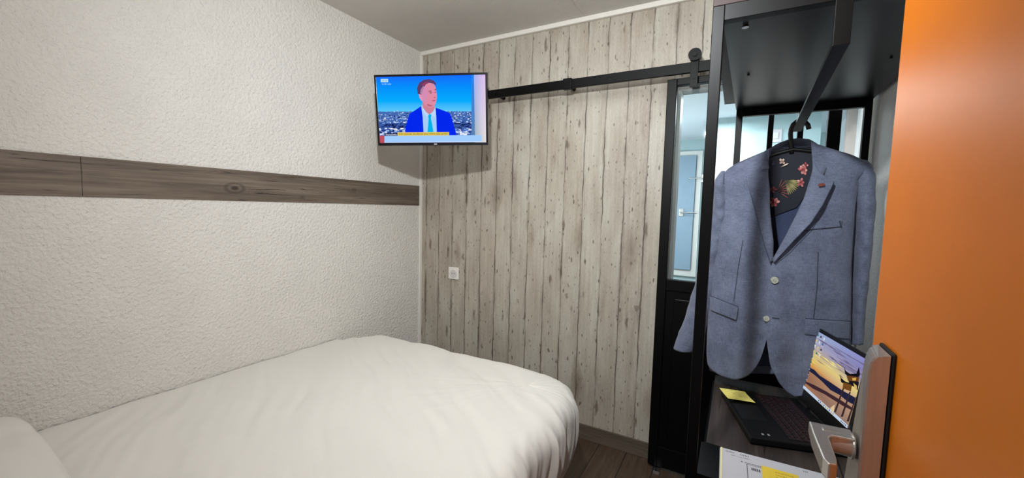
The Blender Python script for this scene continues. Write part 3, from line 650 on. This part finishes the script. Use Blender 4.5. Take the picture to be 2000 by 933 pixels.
    T_([(60, 505), (150, 540), (260, 590), (400, 660), (500, 720), (500, 745), (400, 700), (250, 620), (140, 575), (55, 520)], K(66, 42, 50))
    for a, b in (((405, 545), (340, 770)), ((455, 565), (395, 800)), ((500, 600), (440, 830))): T_([(a[0] - 5, a[1]), (a[0] + 6, a[1]), (b[0] + 8, b[1]), (b[0] - 8, b[1])], K(58, 44, 48))
    T_([(378, 420), (390, 455), (420, 480), (470, 490), (486, 480), (480, 510), (420, 512), (388, 490)], K(24, 22, 28)); T_([(405, 490), (470, 500), (462, 560), (400, 545)], K(120, 78, 34)); T_([(412, 350), (424, 385), (455, 405), (500, 395), (520, 330), (526, 400), (515, 425), (440, 432), (418, 410)], K(24, 22, 28))
    T_([(430, 425), (520, 420), (515, 470), (440, 470)], K(112, 70, 36)); T_([(470, 440), (500, 430), (498, 455), (475, 460)], K(230, 180, 80)); T_([(445, 470), (520, 460), (512, 540), (490, 520), (450, 490)], K(30, 26, 32)); T_([(480, 480), (505, 500), (505, 540), (488, 525)], K(220, 190, 110))
    T_([(300, 740), (340, 700), (330, 790)], K(236, 205, 160))
    for i in range(9):
        for j in range(1 if i > 3 else 3):
            x, y = .03 + j * .075, .04 + i * .093; cv.rect(x, y, x + .032, y + .034, rnd.choice([K(225, 232, 240), K(60, 110, 160), K(40, 130, 110), K(230, 210, 130), K(70, 70, 90)])); cv.rect(x - .004, y + .045, x + .04, y + .052, K(235, 235, 240))
    cv.rect(0, .952, 1, 1, K(205, 222, 242))
    for i in range(9): cv.rect(.40 + i * .04, .963, .418 + i * .04, .988, rnd.choice([K(60, 90, 150), K(200, 160, 60), K(90, 100, 120)]))
    for i in range(4): cv.rect(.88 + i * .028, .968, .895 + i * .028, .985, K(50, 60, 80))
    cv.done('screen', M_lapscreen, t)
    return A, u_d, v_d, z1
LA, LU, LV, LZ = laptop()
# sticky note on the laptop corner
def quad_sheet(bm, pts, th):
    lo = [bm.verts.new(p) for p in pts]; hi = [bm.verts.new(Vector(p) + Vector((0, 0, th))) for p in pts]
    bm.faces.new(lo[::-1]); bm.faces.new(hi); n = len(lo)
    for i in range(n): bm.faces.new((lo[i], lo[(i + 1) % n], hi[(i + 1) % n], hi[i]))
sn = thing('sticky_note', 'pale yellow sticky note on the far left corner of the laptop', 'sticky note', (.03, 1.56, LZ))
o_ = Vector((-.019, 1.556, LZ + .0008)); a_ = Vector((.985, .17, 0)).normalized(); b_ = Vector((.30, -.954, 0)).normalized()
bm = B(); nseg = 10; pr = None
for i in range(nseg + 1):
    t_ = i / nseg; row = [o_ + a_ * (.078 * s) + b_ * (.094 * t_) + Vector((0, 0, .006 * t_ * t_ + .0005)) for s in (0, .5, 1)]
    vs = [bm.verts.new(p) for p in row]
    if pr:
        for k_ in range(2): bm.faces.new((pr[k_], pr[k_ + 1], vs[k_ + 1], vs[k_]))
    pr = vs
o = link_mesh('note_paper', bm, M_yellow, sn); md = o.modifiers.new('s', 'SOLIDIFY'); md.thickness = .0004
cv = Canvas(o_ + Vector((0, 0, .0068)), a_, b_, Vector((0, 0, 1)), lambda x, y: (x, y), .00001); rnd = random.Random(2)
for l in range(4):
    x = .022 + .003 * l; y = .022 + l * .013
    while x < .062:
        w_ = rnd.uniform(.002, .006); cv.poly([(x, y), (x + w_, y + rnd.uniform(-.004, .003)), (x + w_, y + .0012), (x, y + .0012)], rgb(120, 110, 60)); x += w_ + .0015
cv.done('handwriting', M_print, sn)
# papers on the near ledge
pp = thing('paper_pad', 'stack of white printed papers on the near edge of the desk below the lever handle', 'papers', (.15, 1.08, DZ))
px = Vector((.998, .028, 0)).normalized(); py = Vector((.02, -1, 0)).normalized(); po = Vector((-.002, 1.190, DZ + .0008))
bm = B(); rnd = random.Random(9)
for i in range(7):
    oo = po + Vector((rnd.uniform(-.002, .002), rnd.uniform(-.0015, .0015), i * .0006)); quad_sheet(bm, [oo, oo + py * .205, oo + py * .205 + px * .297, oo + px * .297], .0004)
bmesh.ops.recalc_face_normals(bm, faces=bm.faces); link_mesh('sheets', bm, M_paper, pp)
cv = Canvas(po + Vector((0, 0, .0046)), px, py, Vector((0, 0, 1)), lambda x, y: (x, y), .00001); cv.rect(.0005, .001, .2965, .204, rgb(192, 192, 198))
ink = rgb(70, 70, 76)
for x in (.012, .045, .180, .245):
    for i in range(6 if x < .1 else 3): cv.rect(x + i * .0035, .010, x + i * .0035 + .0014, .0165, ink)
x = .024
while x < .07:
    w_ = rnd.uniform(.002, .005); cv.rect(x, .026 + rnd.uniform(-.001, .001), x + w_, .0275, ink); x += w_ + .001
cv.rect(.046, .044, .05, .0475, ink); cv.rect(.054, .045, .13, .047, ink); cv.rect(.058, .051, .0595, .2, ink); cv.rect(.058, .051, .13, .0522, ink)
for i in range(5): cv.rect(.068 + i * .004, .062, .0705 + i * .004, .073, rgb(40, 40, 45))
for l in range(8):
    x = .13
    while x < .27:
        w_ = rnd.uniform(.004, .012); cv.rect(x, .10 + l * .012, x + w_, .1025 + l * .012, ink); x += w_ + .003
cv.rect(0, .002, .004, .2, rgb(232, 222, 170))
cv.done('printed_page', M_print, pp)
bm = B(); nb = po + Vector((0, 0, .0052)) + px * .090 + py * .040; n1_ = (px + py * .02).normalized(); quad_sheet(bm, [nb, nb + py * .076, nb + py * .076 + n1_ * .076, nb + n1_ * .076], .0004)
bmesh.ops.recalc_face_normals(bm, faces=bm.faces); n2 = thing('sticky_note', 'deep yellow sticky note stuck on the white printed papers', 'sticky note', (.13, 1.12, DZ + .006)); link_mesh('note_paper', bm, M_yellow2, n2)
cv = Canvas(nb + Vector((0, 0, .0006)), px, py, Vector((0, 0, 1)), lambda x, y: (x, y), .00001)
for l in range(4):
    x = .028
    while x < .066:
        w_ = rnd.uniform(.002, .006); cv.rect(x, .014 + l * .012, x + w_, .0155 + l * .012, rgb(120, 90, 20)); x += w_ + .0015
cv.done('handwriting', M_print, n2)
# ------------------------------------------------------------------ jacket on its hanger
JY = 1.66                                       # plane of the shoulders
def lerp_poly(tab, y):
    if y <= tab[0][0]: return tab[0][1]
    for (y0, x0), (y1, x1) in zip(tab, tab[1:]):
        if y <= y1: return x0 + (x1 - x0) * (y - y0) / (y1 - y0)
    return tab[-1][1]
LB = [(300, 1486), (320, 1440), (333, 1414), (350, 1410), (390, 1411), (454, 1397), (564, 1386), (645, 1381), (712, 1380), (790, 1384)]
RB = [(280, 1600), (289, 1614), (301, 1655), (315, 1690), (335, 1694), (350, 1676), (443, 1669), (518, 1664), (600, 1663), (700, 1660), (790, 1655)]
def bulge(px_, py_):                              # how far the front stands proud of the shoulder plane
    l, r = lerp_poly(LB, py_), lerp_poly(RB, py_); c = (l + r) / 2; hw = max(20, (r - l) / 2)
    uu = max(-1, min(1, (px_ - c) / hw)); d = math.sqrt(max(0, 1 - uu * uu))
    k = .020 + .06 * min(1, max(0, (py_ - 290) / 170))
    f = noise.noise(Vector((px_ * .018, py_ * .0035, 4))) * .028 * min(1, max(0, (py_ - 400) / 220)) + noise.noise(Vector((px_ * .03, py_ * .02, 8))) * .006 + noise.noise(Vector((px_ * .008, py_ * .03, 2))) * .006
    return k * d ** .8 + f * (.3 + .7 * d)
def front(px_, py_, extra=0.0): return at(px_, py_, JY - bulge(px_, py_) - extra)
def panel(left, right, y0, y1, nx, ny, extra=0.0, fnp=front, curve=None):
    """grid between two traced edges (row parameter t); left/right: functions t -> (px, py)"""
    bm = B(); g = []
    for j in range(ny + 1):
        a, b = left(j / ny), right(j / ny); row = []
        for i in range(nx + 1):
            s = i / nx; row.append(bm.verts.new(fnp(a[0] + (b[0] - a[0]) * s, a[1] + (b[1] - a[1]) * s, extra if not callable(extra) else extra(s, j / ny))))
        g.append(row)
    for j in range(ny):
        for i in range(nx): bm.faces.new((g[j][i], g[j + 1][i], g[j + 1][i + 1], g[j][i + 1]))
    return bm
def pl(pts):                                      # arc-length polyline sampler
    P2 = [Vector(p) for p in pts]; L = [0]
    for a, b in zip(P2, P2[1:]): L.append(L[-1] + (b - a).length)
    def f(t):
        d = t * L[-1]
        for i in range(len(L) - 1):
            if d <= L[i + 1] or i == len(L) - 2:
                k = 0 if L[i + 1] == L[i] else (d - L[i]) / (L[i + 1] - L[i]); p = P2[i].lerp(P2[i + 1], min(1, k)); return p.x, p.y
    return f
def rows(pts):                                    # polyline given by rows: t indexes evenly over the listed points
    n = len(pts) - 1
    def f(t):
        k = min(n - 1, int(t * n)); s = t * n - k; a, b = pts[k], pts[k + 1]; return a[0] + (b[0] - a[0]) * s, a[1] + (b[1] - a[1]) * s
    return f
def cloth(name, bm, m, parent, th=.002, smooth=True, off=-1, sub=1):
    bmesh.ops.remove_doubles(bm, verts=bm.verts, dist=.0002)
    o = link_mesh(name, bm, m, parent, smooth)
    if sub: md = o.modifiers.new('u', 'SUBSURF'); md.levels = sub; md.render_levels = sub
    md = o.modifiers.new('s', 'SOLIDIFY'); md.thickness = th; md.offset = 0
    return o
jk = thing('suit_jacket', 'blue-grey linen suit jacket with floral lining, hanging from the rail of the open wardrobe', 'jacket', (.15, JY, DZ))
# front panels
bm = panel(rows([(1493, 297), (1440, 321), (1412, 338), (1411, 390), (1397, 454), (1391, 510), (1386, 564), (1384, 600), (1382, 640)]),
           rows([(1503, 289), (1500, 345), (1499, 395), (1500, 440), (1503, 480), (1508, 515), (1508, 560), (1504, 620), (1502, 640)]), 0, 1, 26, 40)
b_low = panel(rows([(1382, 640), (1380, 690), (1382, 714), (1392, 724), (1406, 733), (1420, 738), (1435, 741.5), (1448, 739), (1464, 732), (1478, 715), (1487, 697), (1497, 665), (1502, 640)]),
           rows([(1382 + 10 * i, 640) for i in range(13)]), 0, 1, 14, 26)
me_ = bpy.data.meshes.new('t'); b_low.to_mesh(me_); b_low.free(); bm.from_mesh(me_); bpy.data.meshes.remove(me_); bmesh.ops.remove_doubles(bm, verts=bm.verts, dist=.0005); bmesh.ops.recalc_face_normals(bm, faces=bm.faces)
cloth('front_panel', bm, M_linen, jk)
bm = panel(rows([(1584, 276), (1588, 330), (1566, 400), (1540, 455), (1507, 514), (1500, 564), (1497, 616), (1498, 668), (1504, 712), (1522, 748), (1536, 764), (1552, 774)]),
           rows([(1600, 283), (1660, 301), (1700, 319), (1680, 352), (1671, 400), (1668, 443), (1663, 518), (1663, 564), (1662, 620), (1661, 680), (1660, 720), (1657, 764)]), 0, 1, 34, 60, .006)
cloth('front_panel', bm, M_linen, jk)
# back of the jacket: outside cloth, with the lining on its inner side
def backf(px_, py_, ex=0):
    l, r = lerp_poly(LB, py_), lerp_poly(RB, py_); c = (l + r) / 2; hw = max(20, (r - l) / 2); uu = max(-1, min(1, (px_ - c) / hw))
    return at(px_, py_, JY + ex + (.015 + .035 * min(1, max(0, (py_ - 290) / 150))) * math.sqrt(max(0, 1 - uu * uu)))
Lb = rows([(1510, 288), (1440, 318), (1414, 335), (1411, 390), (1397, 454), (1386, 564), (1382, 640), (1383, 700), (1386, 726)])
Rb = rows([(1585, 284), (1655, 303), (1692, 320), (1676, 360), (1669, 443), (1663, 564), (1662, 640), (1660, 700), (1657, 735)])
cloth('back_panel', panel(Lb, Rb, 0, 1, 24, 30, .004, backf), M_linen, jk)
Li = rows([(1512, 296), (1450, 322), (1425, 345), (1420, 390), (1408, 454), (1398, 564), (1394, 640), (1395, 690), (1396, 710)])
Ri = rows([(1583, 292), (1645, 306), (1675, 325), (1668, 360), (1660, 443), (1655, 564), (1652, 640), (1650, 700), (1648, 722)])
cloth('lining', panel(Li, Ri, 0, 1, 20, 26, -.010, backf), M_navy2, jk, .001)
# floral upper lining (yoke): printed cloth a little in front of the plain lining
def yoke():
    def pt(px_, py_, k=0): p = backf(px_, py_, -.016 - k); return p
    bm = panel(rows([(1505, 292), (1496, 330), (1496, 380), (1502, 425)]), rows([(1585, 286), (1592, 330), (1580, 370), (1556, 405)]), 0, 1, 16, 16, -.016, backf)
    col = bm.loops.layers.float_color.new('Col')
    for f in bm.faces:
        for l in f.loops: l[col] = rgb(24, 27, 42)
    rnd = random.Random(4); kk = [0]
    def petal(cx, cy, ang, ln, wd, c0, c1):
        kk[0] += 1; pts = []; ca, sa = math.cos(ang), math.sin(ang)
        for (a, b) in ((0, 0), (.25, .6), (.55, 1), (.85, .7), (1, 0), (.85, -.7), (.55, -1), (.25, -.6)): pts.append((cx + ca * a * ln - sa * b * wd / 2, cy + sa * a * ln + ca * b * wd / 2))
        vs = [bm.verts.new(pt(x, y, .0018 + .00006 * kk[0])) for x, y in pts]; f = bm.faces.new(vs)
        for i, l in enumerate(f.loops): l[col] = c0 if i in (0, 1, 7) else c1
    S = .3213
    def cc(x, y): return 1480 + x * S, 260 + y * S
    def flower(x, y, r, cols, n=6, r0=0):
        X, Y = cc(x, y)
        for i in range(n): petal(X, Y, r0 + i * 2 * PI / n + rnd.uniform(-.2, .2), r * S * rnd.uniform(.7, 1.1), r * S * .55, cols[0], rnd.choice(cols[1:]))
    pink = [rgb(130, 44, 50), rgb(214, 130, 128), rgb(190, 90, 92), rgb(226, 160, 150)]; white = [rgb(150, 120, 100), rgb(226, 208, 190), rgb(206, 170, 160)]
    green = [rgb(60, 64, 34), rgb(132, 128, 80), rgb(160, 150, 100)]
    for a in range(9): petal(*cc(215, 320), -2.9 + a * .36, 34 * S * 1.2, 6 * S, green[0], rnd.choice(green[1:]))
    for a in range(10): petal(*cc(165, 285), .05 + a * .14, 95 * S, 9 * S, green[0], rnd.choice(green[1:]))
    for a in range(7): petal(*cc(120, 350), -1.2 + a * .3, 80 * S, 5 * S, rgb(60, 30, 28), rgb(140, 80, 70))
    flower(278, 222, 34, pink); flower(292, 195, 22, pink, 4); flower(262, 300, 28, pink, 5); flower(100, 420, 34, pink); flower(92, 345, 26, [rgb(60, 20, 24), rgb(130, 60, 62), rgb(110, 46, 50)], 5)
    flower(148, 170, 26, white, 4, 2.4); petal(*cc(135, 208), -.45, 60 * S, 9 * S, white[0], white[1]); flower(95, 185, 12, [rgb(40, 44, 80), rgb(90, 90, 130), rgb(70, 70, 110)], 4)
    bmesh.ops.triangulate(bm, faces=bm.faces); link_mesh('yoke_lining', bm, M_flowers, jk, True)
yoke()
# lapels (with thickness, lying on the fronts) and collar
lap = lambda s, t: .010 + .030 * (1 - s) ** .6 * math.sin(PI * min(1, max(.12, 1 - t * .9)))
bm = panel(rows([(1496, 314), (1476, 333), (1457, 345), (1468, 385), (1480, 430), (1492, 475), (1504, 513)]), rows([(1499, 316), (1500, 345), (1503, 370), (1503, 405), (1506, 440), (1510, 470), (1509, 508)]), 0, 1, 10, 30, lap)
cloth('lapel', bm, M_linen, jk, .004)
bm = panel(rows([(1590, 318), (1588, 330), (1583, 352), (1572, 385), (1556, 420), (1536, 460), (1509, 508)]), rows([(1598, 335), (1612, 346), (1629, 356), (1608, 398), (1584, 435), (1548, 472), (1512, 512)]), 0, 1, 10, 30, lambda s, t: .013 + .026 * s ** .6 * math.sin(PI * min(1, max(.12, 1 - t * .9))))
cloth('lapel', bm, M_linen, jk, .004)
# collar: runs up from the left notch round the back neck and down to the right notch
def collar():
    inn = pl([(1502, 330), (1500, 312), (1505, 300), (1514, 292), (1530, 289), (1560, 287), (1578, 286), (1588, 300), (1590, 316), (1592, 340)])
    out = pl([(1478, 332), (1479, 316), (1492, 296), (1518, 281), (1541, 272), (1560, 270), (1581, 272), (1602, 284), (1617, 300), (1619, 318), (1606, 344)])
    n = 50; bm = B(); g = []
    for i in range(n + 1):
        t = i / n; a, b = inn(t), out(t); back = math.sin(PI * t) ** 1.4; row = []
        for k in range(7):
            s = k / 6; x, y = a[0] + (b[0] - a[0]) * s, a[1] + (b[1] - a[1]) * s
            Yv = (JY - bulge(x, y) - .012 - .008 * math.sin(PI * s)) * (1 - back) + (JY + .030 - .020 * s) * back
            row.append(bm.verts.new(at(x, y, Yv)))
        g.append(row)
    for i in range(n):
        for k in range(6): bm.faces.new((g[i][k], g[i + 1][k], g[i + 1][k + 1], g[i][k + 1]))
    cloth('collar', bm, M_linen, jk, .004)
collar()
# sleeves
def sleeve(tab, yoff, ph, parent=jk):
    bm = B(); seg = 28; rings = []; n = 60
    for j in range(n + 1):
        t = j / n; k = t * (len(tab) - 1); i = min(len(tab) - 2, int(k)); s = k - i
        s_ = s
        l = [tab[i][q] + (tab[i + 1][q] - tab[i][q]) * s_ for q in range(5)]      # yl, xl, yr, xr, depth radius
        Yc_ = JY + yoff(t); A_, B2 = at(l[1], l[0], Yc_), at(l[3], l[2], Yc_); cen = (A_ + B2) / 2; ax = (B2 - A_) / 2; ring = []
        for q in range(seg):
            a = q * 2 * PI / seg; wv = Vector((math.cos(a) * 2.2, math.sin(a) * 2.2, t * 26 + ph))
            rr = 1 + .12 * noise.noise(Vector((wv.x * .6, wv.y * .6, wv.z))) * (1.4 if .15 < t < .9 else .4) + .05 * noise.noise(Vector((wv.x, wv.y, wv.z * 2.3)))
            ring.append(bm.verts.new(cen + ax * math.cos(a) * rr + Vector((0, -l[4] * math.sin(a) * rr, 0))))
        rings.append(ring)
    for j in range(n):
        for q in range(seg): bm.faces.new((rings[j][q], rings[j][(q + 1) % seg], rings[j + 1][(q + 1) % seg], rings[j + 1][q]))
    # close the shoulder end with a cap
    bm.faces.new(rings[0][::-1])
    bmesh.ops.recalc_face_normals(bm, faces=bm.faces)
    cloth('sleeve', bm, M_linen, parent, .002)
sleeve([(334, 1409, 334, 1416, .012), (350, 1397, 346, 1419, .030), (372, 1393, 372, 1424, .046), (410, 1391, 412, 1428, .055), (450, 1384, 456, 1424, .055), (500, 1368, 506, 1416, .052), (560, 1356, 562, 1408, .048), (610, 1340, 616, 1388, .044), (650, 1326, 656, 1374, .040), (679, 1316, 685, 1354, .036)], lambda t: .02 - .0 * t, 1.0)
sleeve([(312, 1682, 314, 1694, .012), (324, 1670, 324, 1703, .030), (345, 1668, 345, 1708, .045), (400, 1667, 400, 1708, .052), (460, 1666, 460, 1704, .052), (520, 1662, 520, 1698, .048), (570, 1660, 570, 1692, .044), (620, 1660, 620, 1688, .040), (668, 1656, 668, 1685, .036)], lambda t: .02, 5.0)
# pockets, buttons, pin, darts
def flap(pts, parent_name, ex=.011, th=.003):
    a = pl(pts[0]); b = pl(pts[1]); bm = panel(a, b, 0, 1, 12, 12, ex); return cloth(parent_name, bm, M_linen, jk, th)
flap(([(1386, 578), (1388, 605)], [(1442, 600), (1438, 625)]), 'pocket_flap', .009)
flap(([(1573, 623), (1571, 652)], [(1661, 628), (1661, 662)]), 'pocket_flap', .013)
flap(([(1573, 435), (1568, 449)], [(1645, 430), (1643, 442)]), 'breast_pocket', .010, .002)
def seam(pts, name='seam', ex=.0075, r=.0009, m=None):
    f = pl(pts); bm = B(); tube(bm, [front(*f(i / 24), ex) for i in range(25)], r, 6); link_mesh(name, bm, m or M_seam, jk)
M_edge = mat('lapel_thread_shade', rgb(58, 66, 88), .9)
M_seam = mat('dark_seam', rgb(44, 50, 68), .9)
seam([(1451, 468), (1442, 520), (1433, 588)], 'dart', .003); seam([(1598, 492), (1596, 560), (1589, 622)], 'dart', .009)
seam([(1414, 338), (1413, 392), (1408, 420)], 'armhole_seam', .002, .0012); seam([(1681, 352), (1672, 400), (1668, 450), (1664, 520)], 'armhole_seam', .006, .0012)
seam([(1386, 577), (1442, 599)], 'pocket_welt', .004, .0012); seam([(1573, 622), (1661, 627)], 'pocket_welt', .009, .0012); seam([(1569, 450), (1643, 443)], 'pocket_seam', .009, .0008); seam([(1640, 431), (1643, 443)], 'pocket_slit', .013, .0016)
seam([(1508, 620), (1522, 622)], 'buttonhole', .009, .0014); seam([(1505, 546), (1520, 547)], 'buttonhole', .009, .0014)
for (x, y, r) in ((1513, 547, .0115), (1497, 622, .0095)):
    p = front(x, y, .011); bm = B(); cyl(bm, p, p - Vector((0, .004, 0)), r, r * .9, 28); o = link_mesh('button', bm, mat('horn_button', rgb(168, 170, 156), .35, var=.35, vscale=160), jk)
    bm = B()
    for dx, dz in ((-.0025, -.0025), (.0025, -.0025), (-.0025, .0025), (.0025, .0025)): q_ = p + Vector((dx, -.0041, dz)); cyl(bm, q_, q_ - Vector((0, .0004, 0)), .001, seg=8)
    link_mesh('button_holes', bm, M_seam, o)
p = front(1606, 361, .041); bm = B(); obox(bm, p + Vector((-.009, -.003, -.006)), Vector((.97, 0, .24)).normalized(), Vector((0, 1, 0)), Vector((-.24, 0, .97)).normalized(), .016, .003, .009, .0012)
link_mesh('lapel_pin', bm, mat('copper_red_pin', rgb(150, 84, 70), .3, .6, var=.3, vscale=300), jk)
def stitch(pts, exf, m, r=.0009):  # dark line along the lapel edge: stitching plus the edge's painted shade
    f = pl(pts); bm = B(); tube(bm, [front(*f(i / 30), exf(i / 30)) for i in range(31)], r, 6); link_mesh('lapel_stitch_shade', bm, m, jk)
stitch([(1484, 341), (1457, 345), (1468, 385), (1480, 430), (1492, 475), (1504, 511)], lambda t: .018 + .029 * math.sin(PI * max(.12, 1 - t * .9)), M_edge, .0011)
stitch([(1603, 342), (1629, 356), (1608, 398), (1584, 435), (1548, 472), (1512, 512)], lambda t: .017 + .027 * math.sin(PI * max(.12, 1 - t * .9)), M_edge)
# hanger
hg = thing('coat_hanger', 'black plastic coat hanger hooked over the wardrobe rail inside the jacket', 'hanger', (.16, JY, 1.58))
bm = B(); hx0, hx1 = at(1550, 300, JY + .004), None
sh_l, sh_r, mid = at(1425, 343, JY + .004), at(1682, 327, JY + .004), at(1549, 292, JY + .004)
pts = [sh_l.lerp(mid, i / 8) + Vector((0, 0, .012 * math.sin(PI * i / 8))) for i in range(9)] + [mid.lerp(sh_r, i / 8) + Vector((0, 0, .012 * math.sin(PI * i / 8))) for i in range(1, 9)]
tube(bm, pts, [(.018, .006)] * 2 + [(.012, .007)] * 13 + [(.018, .006)] * 2, 12); link_mesh('shoulder_bar', bm, M_darkp, hg, True)
bm = B(); hp = [(1546, 300), (1545, 280), (1544, 262), (1545, 252), (1549, 243), (1556, 237.5), (1564, 235.5), (1572, 238), (1578, 244), (1580, 252)]
tube(bm, [at(x, y, JY + .002) for x, y in hp], .0072, 12); link_mesh('hook', bm, M_darkp, hg, True)
